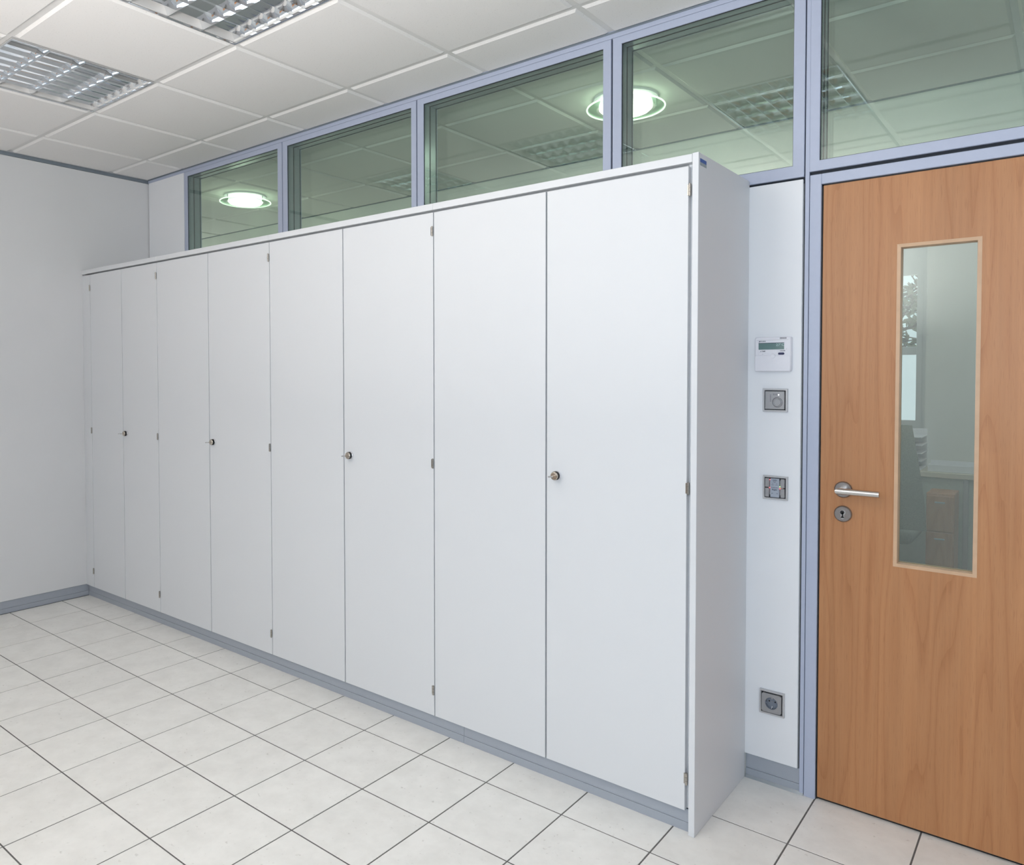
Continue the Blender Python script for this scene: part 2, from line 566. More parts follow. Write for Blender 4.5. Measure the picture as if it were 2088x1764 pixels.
for i in range(len(gx) - 1):
    for j in range(len(gy) - 1):
        x0, x1, y0, y1 = gx[i], gx[i + 1], gy[j], gy[j + 1]
        w, d = x1 - x0 - G, y1 - y0 - G
        put('tile', tile_mesh(w, d), ((x0 + x1) / 2, (y0 + y1) / 2, -0.004 + random.uniform(-0.0002, 0.0002)), fl)

# the few tiles right of the picture, joined
rest = MB()
for i in range(17, 24):
    for j in range(len(gy) - 1):
        a, b = TX0 + T * (i - 1), min(TX0 + T * i, XR)
        if b - a > 0.02:
            rest.box(a + G / 2, b - G / 2, gy[j] + G / 2, gy[j + 1] - G / 2, -0.008, 0.0)
rest.build('tile_rest', M_TILE, fl)['kind'] = 'stuff'

cf = MB().box(-4.0, 8.0, YC0, YC1, -0.10, 0.0).build('floor', M_GROUT)
struct(cf, 'corridor floor behind the glazed partition')

# ------------------------------------------------------------------ ceilings: slab, grid bars, bevelled panels
ceil_cache = {}


def ceil_mesh(w, d):
    key = (round(w, 4), round(d, 4))
    if key not in ceil_cache:
        b = bmesh.new()
        bv, h = 0.010, 0.0075
        lo = [b.verts.new((sx * (w / 2 - bv), sy * (d / 2 - bv), 0)) for sx, sy in ((-1, -1), (1, -1), (1, 1), (-1, 1))]
        mi = [b.verts.new((sx * w / 2, sy * d / 2, h)) for sx, sy in ((-1, -1), (1, -1), (1, 1), (-1, 1))]
        hi = [b.verts.new((sx * w / 2, sy * d / 2, h + 0.012)) for sx, sy in ((-1, -1), (1, -1), (1, 1), (-1, 1))]
        b.faces.new(lo)
        b.faces.new(hi)
        for k in range(4):
            j = (k + 1) % 4
            b.faces.new((lo[k], lo[j], mi[j], mi[k]))
            b.faces.new((mi[k], mi[j], hi[j], hi[k]))
        bmesh.ops.recalc_face_normals(b, faces=b.faces[:])
        me = bpy.data.meshes.new('ceiling_panel')
        b.to_mesh(me)
        b.free()
        me.materials.append(M_CEIL)
        ceil_cache[key] = me
    return ceil_cache[key]


CX0, CY0 = 2.9433, 0.1896
LUM = [(-4, -2), (-2, -2), (0, -2)]     # cells (from CX0, CY0) that hold a luminaire


def ceiling(x0, x1, y0, y1, cy, skip, label):
    c = MB().box(x0 - 0.1, x1 + 0.1, y0, y1, ZC + 0.10, ZC + 0.2).build('ceiling', M_GRID)
    struct(c, label)
    kx = [k for k in range(-14, 12) if x0 + 0.03 < CX0 + 0.6 * k < x1 - 0.03]
    ky = [k for k in range(-8, 6) if y0 + 0.03 < cy + 0.6 * k < y1 - 0.03]
    ex = [(x0, None)] + [(CX0 + 0.6 * k, k) for k in kx] + [(x1, None)]
    ey = [(y0, None)] + [(cy + 0.6 * k, k) for k in ky] + [(y1, None)]
    for k in kx:
        MB().box(CX0 + 0.6 * k - 0.015, CX0 + 0.6 * k + 0.015, y0, y1, ZC + 0.0085, ZC + 0.04).build('grid_bar', M_GRID, c)
    for k in ky:
        MB().box(x0, x1, cy + 0.6 * k - 0.015, cy + 0.6 * k + 0.015, ZC + 0.0082, ZC + 0.041).build('grid_bar', M_GRID, c)
    g = 0.0115
    for i in range(len(ex) - 1):
        for j in range(len(ey) - 1):
            if (ex[i][1], ey[j][1]) in skip and ex[i][1] is not None:
                continue
            a0, a1 = ex[i][0] + (g if ex[i][1] is not None else 0.004), ex[i + 1][0] - (g if ex[i + 1][1] is not None else 0.004)
            b0, b1 = ey[j][0] + (g if ey[j][1] is not None else 0.004), ey[j + 1][0] - (g if ey[j + 1][1] is not None else 0.004)
            put('ceiling_panel', ceil_mesh(a1 - a0, b1 - b0), ((a0 + a1) / 2, (b0 + b1) / 2, ZC), c)
    return c


ceiling(XL, XR, YB, YW, CY0, LUM, 'suspended ceiling of white mineral fibre panels over the room')
ceiling(-4.0, 8.0, YC0, YC1, 0.862, [], 'suspended ceiling over the corridor, seen through the upper glazing')

# ------------------------------------------------------------------ walls
wl = empty('wall_left', (XL, -1.3, 0))
struct(wl, 'plain pale grey wall panel at the left')
MB().box(XL - 0.08, XL - 0.012, YB, YC0, 0, ZC + 0.1).build('wall_core', M_WALL, wl)
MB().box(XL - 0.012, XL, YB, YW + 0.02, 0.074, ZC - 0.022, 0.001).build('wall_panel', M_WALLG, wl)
bl = empty('baseboard_left', (XL, -1.3, 0))
struct(bl, 'grey metal skirting along the left wall')
MB().box(XL - 0.012, XL - 0.006, YB, 0.014, 0.030, 0.0725, 0.0006).build('skirting_strip', M_SKIRT, bl)
MB().box(XL - 0.012, XL - 0.0045, YB, 0.014, 0.0, 0.0292, 0.0006).build('skirting_strip', M_SKIRT, bl)
struct(MB().box(XL - 0.012, XL - 0.002, YB, YW + 0.01, ZC - 0.020, ZC + 0.001).build('trim_1', M_TRIMDK), 'dark grey shadow trim between left wall and ceiling')
struct(MB().box(XL + 0.0005, XL + 0.006, YW + 0.004, YW + 0.012, 0.0, ZC).build('trim_2', M_DARK), 'dark vertical joint in the far left corner')

wb = empty('wall_back', (1.6, YW, 0))
struct(wb, 'white partition panels under and beside the glazing')
MB().box(XL + 0.006, -0.0605, YW, YW + 0.012, 0.085, 2.690, 0.001).build('wall_panel', M_WALL, wb)
MB().box(XL, -0.0605, YW + 0.012, YC0, 0, ZC + 0.1).build('wall_core', M_WALLC, wb)
MB().box(-0.0605, 3.640, YW + 0.012, YC0, 0, 2.030).build('wall_core', M_WALLC, wb)
px = [-0.0565, 0.9345, 1.936, 2.944, 3.640]
for a, b in zip(px, px[1:]):
    MB().box(a, b - 0.004, YW, YW + 0.012, 0.085, 2.042, 0.001).build('wall_panel', M_WALL, wb)
MB().box(4.603, XR, YW, YW + 0.012, 0.085, ZC - 0.02, 0.001).build('wall_panel', M_WALL, wb)
MB().box(4.603, XR, YW + 0.012, YC0, 0, ZC + 0.1).build('wall_core', M_WALLC, wb)
MB().box(3.6418, 3.6546, YW + 0.0035, YC0 - 0.004, 0, 2.69, 0.0008).build('post', M_ALU, wb)
MB().box(3.6370, 3.6565, YW + 0.011, YC0 - 0.008, 0, 2.69).build('joint_filler', M_DARK, wb)
for xg in (0.9345, 1.936, 2.944):
    MB().box(xg - 0.005, xg + 0.005, YW + 0.010, YC0 - 0.008, 2.03, 2.69).build('joint_filler', M_DARK, wb)
MB().box(-0.0605, 3.640, YW + 0.014, YC0 - 0.008, 2.028, 2.052).build('joint_filler', M_DARK, wb)
MB().box(3.655, 4.600, YW + 0.014, YC0 - 0.008, 2.046, 2.064).build('joint_filler', M_DARK, wb)
bb = empty('baseboard_back', (3.55, YW, 0))
struct(bb, 'grey metal skirting under the white panel beside the door')
for a, b in ((3.466, 3.6545), (4.603, XR)):
    MB().box(a, b, YW + 0.008, YW + 0.012, 0.032, 0.0835, 0.0006).build('skirting_strip', M_SKIRT, bb)
    MB().box(a, b, YW + 0.0065, YW + 0.012, 0.0, 0.0312, 0.0006).build('skirting_strip', M_SKIRT, bb)
    MB().prism([(YW - 0.002, 0.0), (YW + 0.0062, 0.0), (YW + 0.0062, 0.009)], 'x', a, b).build('floor_seal', M_REVEAL, bb)
hd = empty('trim_3', (1.6, YW, 2.7))
struct(hd, 'blue grey aluminium head profile along the ceiling')
MB().box(XL, XR, YW - 0.001, YC0, 2.690, ZC + 0.1, 0.001).build('head_profile', M_ALU, hd)
MB().box(XL, XR, YW - 0.004, YW - 0.001, ZC - 0.003, ZC + 0.004).build('edge_lip', M_TRIMDK, hd)

struct(MB().box(XR, XR + 0.08, YB, YC0, 0, ZC + 0.1).build('wall_right', M_WALL), 'plain white wall right of the door, outside the picture')
cw = empty('wall_corridor', (2, YC1, 0))
struct(cw, 'pale far wall of the corridor behind the glazing')
OX0, OX1, OZ = 3.42, 4.36, 2.10
MB().box(-4.0, OX0, YC1, YC1 + 0.1, 0, ZC - 0.005).build('wall_panel', M_WALLC, cw)
MB().box(OX1, 8.0, YC1, YC1 + 0.1, 0, ZC - 0.005).build('wall_panel', M_WALLC, cw)
MB().box(OX0, OX1, YC1, YC1 + 0.1, OZ, ZC - 0.005).build('wall_panel', M_WALLC, cw)
d2 = empty('door_2', ((OX0 + OX1) / 2, YC1, 0))
struct(d2, 'open doorway across the corridor, seen through the door glass')
m = MB()
m.box(OX0 - 0.03, OX0 + 0.012, YC1 - 0.012, YC1 + 0.112, 0, OZ + 0.03, 0.002)
m.box(OX1 - 0.012, OX1 + 0.03, YC1 - 0.012, YC1 + 0.112, 0, OZ + 0.03, 0.002)
m.box(OX0 + 0.012, OX1 - 0.012, YC1 - 0.012, YC1 + 0.112, OZ - 0.012, OZ + 0.03, 0.002)
m.build('door_frame', M_ALU, d2)
MB().box(-4.0, 8.0, YC1 + 0.004, YC1 + 0.1, ZC - 0.005, ZC + 0.1).build('shadow_joint', M_TRIMDK, cw)
MB().box(-4.1, -4.0, YC0, YC1 + 0.1, 0, ZC + 0.1).build('end_panel', M_WALLC, cw)
MB().box(8.0, 8.1, YC0, YC1 + 0.1, 0, ZC + 0.1).build('end_panel', M_WALLC, cw)
MB().box(-4.0, XL - 0.08, YW + 0.012, YC0, 0, ZC + 0.1).build('near_panel', M_WALLC, cw)
MB().box(XR + 0.08, 8.0, YW + 0.012, YC0, 0, ZC + 0.1).build('near_panel', M_WALLC, cw)

# window wall behind the camera (daylight side, seen mirrored in the door glass)
wf = empty('wall_front', (2.5, YB, 0))
struct(wf, 'window wall behind the camera')
SZ, HZ = 1.06, 2.14
for a, b, z0, z1 in ((XL - 0.1, 1.0, 0, ZC + 0.1), (1.0, 3.30, 0, SZ), (1.0, 3.30, HZ, ZC + 0.1), (4.0, 5.4, 0, SZ), (4.0, 5.4, HZ, ZC + 0.1), (5.4, XR + 0.1, 0, ZC + 0.1), (3.30, 4.0, 0, ZC + 0.1)):
    MB().box(a, b, YB - 0.14, YB, z0, z1).build('wall_panel', M_WALL, wf)
for n, (a, b) in (('window_6', (1.0, 3.30)), ('window_7', (4.0, 5.4))):
    w = empty(n, ((a + b) / 2, YB, SZ))
    struct(w, 'outside window behind the camera')
    MB().ring(a, b, SZ, HZ, a + 0.05, b - 0.05, SZ + 0.05, HZ - 0.05, YB - 0.08, YB - 0.02, 0.004).build('frame', M_REVEAL, w)
    MB().box(a + 0.05, b - 0.05, YB - 0.078, YB - 0.022, 1.52, 1.57, 0.003).build('transom', M_REVEAL, w)
    MB().box(a + 0.05, b - 0.05, YB - 0.054, YB - 0.048, SZ + 0.05, HZ - 0.05).build('pane', M_WGLASS, w)

# ------------------------------------------------------------------ upper glazing, window_1 .. window_5
YS = YW + 0.047


def glazing(n, X0, X1, Z0, x0, x1, z0, label):
    w = empty('window_%d' % n, ((X0 + X1) / 2, YW, Z0))
    struct(w, label)
    Z1, z1 = 2.6895, 2.662
    MB().ring(X0, X1, Z0, Z1, x0, x1, z0, z1, YW, YW + 0.010, 0.0012).build('frame', M_ALU, w)
    MB().ring(X0, X1, Z0, Z1, x0, x1, z0, z1, YW + 0.010, YS - 0.001).build('reveal', M_REVEAL, w)
    MB().ring(X0, X1, Z0, Z1, x0, x1, z0, z1, YS + 0.001, YC0 - 0.010).build('reveal', M_REVEAL, w)
    MB().ring(X0, X1, Z0, Z1, x0, x1, z0, z1, YC0 - 0.010, YC0, 0.0012).build('frame', M_ALU, w)
    for y in (YW + 0.0065, YS, YC0 - 0.0085):
        MB().ring(x0 - 0.002, x1 + 0.002, z0 - 0.002, z1 + 0.002, x0 + 0.0018, x1 - 0.0018, z0 + 0.0018, z1 - 0.0018, y - 0.0017, y + 0.0017).build('gasket', M_BLACK, w)
    for y in (YW + 0.0085, YC0 - 0.0145):
        MB().box(x0 - 0.001, x1 + 0.001, y, y + 0.005, z0 - 0.001, z1 + 0.001).build('pane', M_GLASS, w)


glazing(1, -0.0565, 0.9310, 2.050, -0.020, 0.8935, 2.088, 'leftmost of the upper glazed panels above the cabinets')
glazing(2, 0.9380, 1.9325, 2.050, 0.9760, 1.9005, 2.088, 'second upper glazed panel from the left above the cabinets')
glazing(3, 1.9395, 2.9405, 2.050, 1.9780, 2.9065, 2.088, 'third upper glazed panel from the left above the cabinets')
glazing(4, 2.9475, 3.6385, 2.050, 2.9845, 3.6035, 2.090, 'narrow upper glazed panel above the cabinet end and white wall strip')
glazing(5, 3.6550, 4.6000, 2.0620, 3.6850, 4.5650, 2.0950, 'glazed transom panel above the beech door')

# ------------------------------------------------------------------ door_1
dr = empty('door_1', (4.13, YW, 0))
struct(dr, 'beech veneered door with narrow glass panel and steel lever')
DX0, DX1, DZ0, DZ1 = 3.6970, 4.5570, 0.010, 2.012
f = MB()
f.box(3.6570, 3.6915, YW, YC0, 0, 2.0505, 0.0015)
f.box(4.5625, 4.5985, YW, YC0, 0, 2.0505, 0.0015)
f.box(3.6915, 4.5625, YW, YC0, 2.0170, 2.0505, 0.0015)
f.build('door_frame', M_ALU, dr)
s = MB()
s.box(3.6915, 3.6968, YW + 0.012, YW + 0.05, 0, 2.017)
s.box(4.5572, 4.5625, YW + 0.012, YW + 0.05, 0, 2.017)
s.box(3.6915, 4.5625, YW + 0.012, YW + 0.05, 2.0123, 2.017)
s.box(3.6968, 4.5572, YW + 0.016, YW + 0.05, 0.0, 0.0098)
s.build('door_seal', M_BLACK, dr)
gx0, gx1, gz0, gz1 = 3.9085, 4.1180, 0.8110, 1.7985
MB().ring(DX0, DX1, DZ0, DZ1, gx0, gx1, gz0, gz1, YW + 0.004, YW + 0.046, 0.0012).build('leaf', M_BEECH, dr)
# glazing bead: four mitred bars sloping back to the glass
bw, bd = 0.0105, 0.016
for y0, y1, yg in ((YW + 0.002, YW + 0.021, 1), (YW + 0.048, YW + 0.029, -1)):
    m = MB()
    O = [(gx0 - 0.002, gz0 - 0.002), (gx1 + 0.002, gz0 - 0.002), (gx1 + 0.002, gz1 + 0.002), (gx0 - 0.002, gz1 + 0.002)]
    I = [(gx0 + bw - 0.002, gz0 + bw - 0.002), (gx1 - bw + 0.002, gz0 + bw - 0.002), (gx1 - bw + 0.002, gz1 - bw + 0.002), (gx0 + bw - 0.002, gz1 - bw + 0.002)]
    J = [(gx0 + bw, gz0 + bw), (gx1 - bw, gz0 + bw), (gx1 - bw, gz1 - bw), (gx0 + bw, gz1 - bw)]
    ym = y0 + 0.003 * yg
    vo = [m.bm.verts.new((p[0], y0 + 0.0018 * yg, p[1])) for p in O]
    vi = [m.bm.verts.new((p[0], y0, p[1])) for p in I]
    vj = [m.bm.verts.new((p[0], y1, p[1])) for p in J]
    vb = [m.bm.verts.new((p[0], y1, p[1])) for p in O]
    for k in range(4):
        j = (k + 1) % 4
        for a, b in ((vo, vi), (vi, vj), (vj, vb), (vb, vo)):
            m.bm.faces.new((a[k], a[j], b[j], b[k]))
    m.build('glazing_bead', M_BEAD, dr)
MB().box(gx0 + 0.001, gx1 - 0.001, YW + 0.0215, YW + 0.0285, gz0 + 0.001, gz1 - 0.001).build('pane', M_DGLASS, dr)
# lever handle and key rosette
LY = YW + 0.004
ros = MB().lathe([(0.0, 0.009), (0.0222, 0.009), (0.0240, 0.0076), (0.0262, 0.0040), (0.0262, 0.0)], (3.7655, LY, 1.034), (0, -1, 0), 40, cap=False).build('handle_rosette', M_STEELD, dr, 18)
MB().lathe([(0.0105, 0.0), (0.0105, 0.040)], (3.7655, LY - 0.009, 1.034), (0, -1, 0), 24).build('handle_neck', M_STEEL, ros, 30)
lv = MB()
n = 24
rl = 0.0098
c0 = Vector((3.7655, LY - 0.050, 1.034))
rows = []
for t in (-1, 1):
    row = []
    for k in range(n):
        a = 2 * math.pi * k / n
        dy, dz = rl * math.cos(a), rl * math.sin(a)
        # mitred near end: the rod is cut at 45 degrees where it turns into the neck
        xx = c0.x - dy * 1.0 if t < 0 else 3.8755
        row.append(lv.bm.verts.new((xx - (0.003 if t < 0 else 0), c0.y + (-dy if t < 0 else -dy), c0.z + dz)))
    rows.append(row)
for k in range(n):
    j = (k + 1) % n
    lv.bm.faces.new((rows[0][k], rows[0][j], rows[1][j], rows[1][k]))
lv.bm.faces.new(rows[0])
lv.bm.faces.new(rows[1])
lv.build('lever', M_STEEL, ros, 30)
kr = MB().lathe([(0.0, 0.0085), (0.0222, 0.0085), (0.0240, 0.0072), (0.0262, 0.0038), (0.0262, 0.0)], (3.7655, LY, 0.956), (0, -1, 0), 40, cap=False).build('key_rosette', M_STEELD, dr, 18)
kp = MB()
kp.lathe([(0.0084, 0.0), (0.0084, 0.0012)], (3.7655, LY - 0.0086, 0.9610), (0, -1, 0), 24)
kp.box(3.7655 - 0.0050, 3.7655 + 0.0050, LY - 0.0097, LY - 0.0086, 0.9440, 0.9610)
kp.lathe([(0.0050, 0.0), (0.0050, 0.0011)], (3.7655, LY - 0.0086, 0.9440), (0, -1, 0), 20)
kp.build('lock_cylinder', M_CHROME, kr, 30)
kp = MB()
kp.lathe([(0.0062, 0.0), (0.0062, 0.0006)], (3.7645, LY - 0.0098, 0.9617), (0, -1, 0), 20)
kp.box(3.7655 - 0.0016, 3.7655 + 0.0026, LY - 0.0104, LY - 0.0097, 0.9468, 0.9620)
kp.build('keyhole', M_BLACK, kr, 30)

# ------------------------------------------------------------------ four two-door storage cabinets
SEAM = [-0.3930, 0.0, 0.3968, 0.8975, 1.4075, 1.9144, 2.4259, 2.9346, 3.4350]
ZT0, ZT1 = 2.0355, 2.0600
ZD0, ZD1 = 0.0710, 2.0265
CAB_LABEL = [
    'white two-door cabinet in the far left corner, narrowest of the four',
    'white two-door cabinet second from the left wall, under the second glazed panel',
    'white two-door cabinet third from the left wall, under the third glazed panel',
    'white two-door cabinet with end panel and blue sticker, nearest the beech door']
KEY_LABEL = [
    'small steel key in the lock of the cabinet in the far left corner',
    'small steel key in the lock of the second cabinet from the left wall',
    'small steel key in the lock of the third cabinet from the left wall',
    'small steel key in the lock of the cabinet nearest the beech door']


def add_hinge(x, z, door):
    h = MB()
    r = 0.0042
    for a, b in ((-0.017, -0.0063), (-0.0056, 0.0056), (0.0063, 0.017)):
        h.lathe([(r, 0), (r, b - a)], (x, -0.0030, z + a), (0, 0, 1), 12)
    h.lathe([(0.0028, 0), (0.0028, 0.038)], (x, -0.0030, z - 0.019), (0, 0, 1), 10)
    h.box(x - 0.0085, x + 0.0015, -0.0014, 0.0, z - 0.016, z + 0.016)
    h.build('hinge', M_HINGE, door, 40)


for c in range(4):
    xa, xm, xb = SEAM[2 * c], SEAM[2 * c + 1], SEAM[2 * c + 2]
    last = c == 3
    xe = 3.4455 if last else xb
    cab = thing(empty('storage_cabinet', ((xa + xb) / 2, 0.2, 0)), CAB_LABEL[c], 'cabinet', 'row of white storage cabinets')
    body = MB()
    body.box(xa + 0.0006, xa + 0.019, 0.0215, YW - 0.004, 0.070, ZT0 - 0.0005)
    sd = MB().box(xe - 0.019, xe - 0.0006, 0.0215, YW - 0.004, 0.070, ZT0 - 0.0005)
    sd.build('side_panel', M_CABEDGE if last else M_CARC, cab)
    body.box(xa + 0.019, xe - 0.019, 0.0215, YW - 0.004, 0.070, 0.089)
    body.box(xa + 0.019, xe - 0.019, 0.0215, YW - 0.004, ZT0 - 0.0195, ZT0 - 0.0005)
    body.box(xa + 0.019, xe - 0.019, YW - 0.012, YW - 0.004, 0.089, ZT0 - 0.0195)
    body.build('carcass', M_CARC, cab)
    MB().box((XL + 0.001) if c == 0 else xa + 0.0004, xe - 0.0004, -0.0045, YW - 0.004, ZT0, ZT1, 0.0008).build('top_board', M_CAB, cab)
    if c == 0:
        MB().box(XL + 0.001, xa - 0.0018, 0.0, 0.019, ZD0, ZD1, 0.0008).build('filler_strip', M_CAB, cab)
    g, gm = 0.0024, 0.0031
    dl = MB().box(xa + g, xm - gm, 0.0, 0.019, ZD0, ZD1, 0.0008).build('cabinet_door', M_CAB, cab)
    dd = MB().box(xm + gm, xb - g, 0.0, 0.019, ZD0, ZD1, 0.0008).build('cabinet_door', M_CAB, cab)
    hz = (1.955, 1.060, 0.172)
    if c == 0:
        for z in (1.945, 1.058, 0.173):
            add_hinge(xa - 0.001, z, dl)
    for z in hz:
        add_hinge(xb + (0.0035 if last else -0.0047), z, dd)
    # round knob lock: chrome collar, black ring, nickel cylinder face
    kx, kz = xm + 0.0455, 1.061
    kb = MB().lathe([(0.0150, 0.0), (0.0156, 0.002), (0.0156, 0.0078), (0.0148, 0.0086), (0.0, 0.0086)], (kx, 0.0, kz), (0, -1, 0), 32, cap=False).build('knob_lock', M_CHROME, dd, 30)
    kk = MB()
    kk.lathe([(0.0122, 0.0), (0.0122, 0.0014)], (kx, -0.0086, kz), (0, -1, 0), 32)
    kk.lathe([(0.0151, 0.0), (0.0151, 0.0100)], (kx, -0.0096, kz), (0, -1, 0), 32)
    o = kk.build('grip_ring', M_BLACK, dd, 30)
    kf = MB()
    kf.lathe([(0.0134, 0.0), (0.0143, 0.0006), (0.0143, 0.0020), (0.0128, 0.0036), (0.0100, 0.0038), (0.0098, 0.0031), (0.0070, 0.0031), (0.0068, 0.0038), (0.0, 0.0038)], (kx, -0.0196, kz), (0, -1, 0), 32, cap=False)
    kf.build('lock_face', M_NICKEL, dd, 30)
    if last:
        ep = MB().box(3.4460, 3.4650, -0.0045, YW - 0.0005, 0.0005, ZT1 + 0.002, 0.0008).build('end_panel', M_CAB, cab)
        # maker's sticker: blue band of small lettering over a grey band
        sx = 3.4653
        MB().box(3.4650, sx, 0.0065, 0.0570, 2.0350, 2.0460).build('sticker', M_STBLUE, ep)
        MB().box(3.4650, sx, 0.0065, 0.0570, 2.0250, 2.0349).build('sticker', M_STGREY, ep)
# keys, each resting in its lock
for c in range(4):
    kx, kz = SEAM[2 * c + 1] + 0.0455, 1.061
    k = thing(empty('cabinet_key', (kx, -0.0235, kz)), KEY_LABEL[c], 'key', 'keys in the cabinet locks')
    MB().box(kx - 0.0021, kx + 0.0021, -0.036, -0.0236, kz - 0.0009, kz + 0.0009, 0.0003).build('blade', M_NICKEL, k)
    b = MB()
    n = 20
    o, i = [], []
    for q in range(n):
        a = 2 * math.pi * q / n
        o.append((kx + 0.0075 * math.cos(a), -0.0445 + 0.0098 * math.sin(a)))
        i.append((kx + 0.0022 * math.cos(a), -0.0500 + 0.0018 * math.sin(a)))
    vo = [[b.bm.verts.new((p[0], p[1], kz + s)) for p in o] for s in (-0.0017, 0.0017)]
    vi = [[b.bm.verts.new((p[0], p[1], kz + s)) for p in i] for s in (-0.0017, 0.0017)]
    for q in range(n):
        j = (q + 1) % n
        b.bm.faces.new((vo[0][q], vo[0][j], vo[1][j], vo[1][q]))
        b.bm.faces.new((vi[0][q], vi[0][j], vi[1][j], vi[1][q]))
        for s in (0, 1):
            b.bm.faces.new((vo[s][q], vo[s][j], vi[s][j], vi[s][q]))
    b.build('bow', M_STEEL, k, 40)
# plinth skirting in front of the cabinet feet, two lengths with a butt joint
pb = empty('baseboard_front', (1.5, 0.012, 0))
struct(pb, 'grey metal plinth skirting under the row of cabinets')
for a, b in ((XL - 0.005, 2.5600), (2.5608, 3.4455)):
    MB().box(a, b, 0.0150, 0.0190, 0.0285, 0.0685, 0.0005).build('skirting_strip', M_SKIRT, pb)
    MB().box(a, b, 0.0135, 0.0190, 0.0, 0.0278, 0.0005).build('skirting_strip', M_SKIRT, pb)
MB().box(XL, 3.4455, 0.0190, 0.0300, 0.0, 0.0690).build('plinth_board', M_DARK, pb)

# ------------------------------------------------------------------ controls on the white strip beside the door
th = thing(empty('air_conditioning_control', (3.5500, YW, 1.412)), 'white air conditioning control with grey green display, topmost device beside the door', 'thermostat')
tx0, tx1, tz0, tz1 = 3.4925, 3.6085, 1.4125, 1.5285
yF = YW - 0.0185
MB().rbox(tx0, tx1, yF, YW - 0.0002, tz0, tz1, 0.0065, 5, 0.0028).build('housing', M_WHITEP, th, 35)
MB().rbox(tx0 + 0.0012, tx1 - 0.0012, yF - 0.0022, yF + 0.001, tz0 + 0.0015, tz0 + 0.0535, 0.004, 4, 0.0012).build('cover_flap', M_WHITEP, th, 35)
fx = 3.5525
MB().lathe([(0.0075, 0), (0.0068, 0.0016), (0.0, 0.0018)], (fx, yF - 0.0021, tz0 + 0.0520), (0, -1, 0), 24, cap=False).build('finger_notch', M_WHITEP, th, 35)
MB().box(tx0 + 0.0065, tx1 - 0.0080, yF - 0.0003, yF + 0.001, tz1 - 0.0108, tz1 - 0.0102).build('seam', M_PLATE, th)
MB().rbox(3.5040, 3.5890, yF - 0.0010, yF + 0.001, 1.4835, 1.5110, 0.001, 2, 0.0004).build('display_bezel', M_WHITEP, th)
ds = MB().box(3.5055, 3.5875, yF - 0.0014, yF, 1.4862, 1.5088, 0.0003).build('display', M_LCD, th)
text('display_digits', '27\u00b0C', 3.5750, yF - 0.0016, 1.5012, 0.0125, M_LCDL, ds)
MB().box(3.5055, 3.5875, yF - 0.00165, yF - 0.0013, 1.5074, 1.5088).build('display_shade', M_PRINT, ds)
text('lettering', 'MITSUBISHI', 3.5178, yF - 0.0003, 1.5139, 0.0042, M_PRINT, th, bold=0.0001)
lg = MB()
for ox, oz in ((0, 0.0013), (-0.0012, -0.0006), (0.0012, -0.0006)):
    lg.prism([(3.5078 + ox, 1.5137 + oz + 0.0013), (3.5078 + ox + 0.0009, 1.5137 + oz), (3.5078 + ox, 1.5137 + oz - 0.0013), (3.5078 + ox - 0.0009, 1.5137 + oz)], 'y', yF - 0.0003, yF + 0.0003)
lg.build('logo', M_PRINT, th)
text('lettering', '\u00b1 TEMP.', 3.5195, yF - 0.0003, 1.4805, 0.0052, M_PRINT, th, bold=0.0001)
text('lettering', 'ON/OFF', 3.5825, yF - 0.0003, 1.4812, 0.0046, M_PRINT, th, bold=0.0001)
for bx in (3.5123, 3.5293):
    MB().rbox(bx - 0.0066, bx + 0.0066, yF - 0.0020, yF + 0.0005, 1.4682, 1.4746, 0.0031, 5, 0.0010).build('button', M_WHITEP, th, 35)
MB().rbox(3.5685, 3.5882, yF - 0.0022, yF + 0.0005, 1.4683, 1.4757, 0.0036, 5, 0.0010).build('power_button', M_NAVY, th, 35)['label'] = 'navy blue oval button'
for k in range(6):
    MB().box(3.5740 + k * 0.0036, 3.5756 + k * 0.0036, yF - 0.0003, yF + 0.001, tz1 - 0.0080, tz1 - 0.0022).build('vent_slot', M_DARK, th)
MB().lathe([(0.0010, 0), (0.0, 0.0006)], (3.5945, yF, 1.4872), (0, -1, 0), 10, cap=False).build('indicator', M_PLATE, th)


def plate(o, x0, x1, z0, z1):
    """square switch frame with shadow gap, returns y of the insert front"""
    MB().ring(x0, x1, z0, z1, x0 + 0.0060, x1 - 0.0060, z0 + 0.0060, z1 - 0.0060, YW - 0.0105, YW - 0.0002, 0.0016).build('frame', M_PLATEB, o)
    MB().ring(x0 + 0.0055, x1 - 0.0055, z0 + 0.0055, z1 - 0.0055, x0 + 0.0150, x1 - 0.0150, z0 + 0.0150, z1 - 0.0150, YW - 0.0040, YW - 0.0004).build('shadow_gap', M_BLACK, o)


# room temperature dial
td = thing(empty('temperature_dial', (3.5570, YW, 1.278)), 'square steel coloured dial control, second device from the top beside the door', 'thermostat')
x0, x1, z0, z1 = 3.5175, 3.5965, 1.2775, 1.3550
plate(td, x0, x1, z0, z1)
yI = YW - 0.0130
MB().box(x0 + 0.0085, x1 - 0.0085, yI, YW - 0.0035, z0 + 0.0085, z1 - 0.0085, 0.0014).build('cover', M_PLATE, td)
kx, kz = 3.5660, 1.3095
MB().lathe([(0.0175, 0.0), (0.0168, 0.0012), (0.0135, -0.0006), (0.0130, 0.0)], (kx, yI, kz), (0, -1, 0), 40, cap=False).build('dial_dish', M_CHROME, td, 40)
MB().lathe([(0.0128, -0.0008), (0.0122, 0.0062), (0.0112, 0.0070), (0.0096, 0.0070), (0.0090, 0.0060), (0.0, 0.0060)], (kx, yI, kz), (0, -1, 0), 40, cap=False).build('dial_knob', M_PLATE, td, 30)
MB().lathe([(0.0024, 0), (0.0020, 0.0010), (0.0, 0.0012)], (3.5695, yI, 1.3345), (0, -1, 0), 16, cap=False).build('indicator', M_WHTLED, td, 30)
pr = MB()
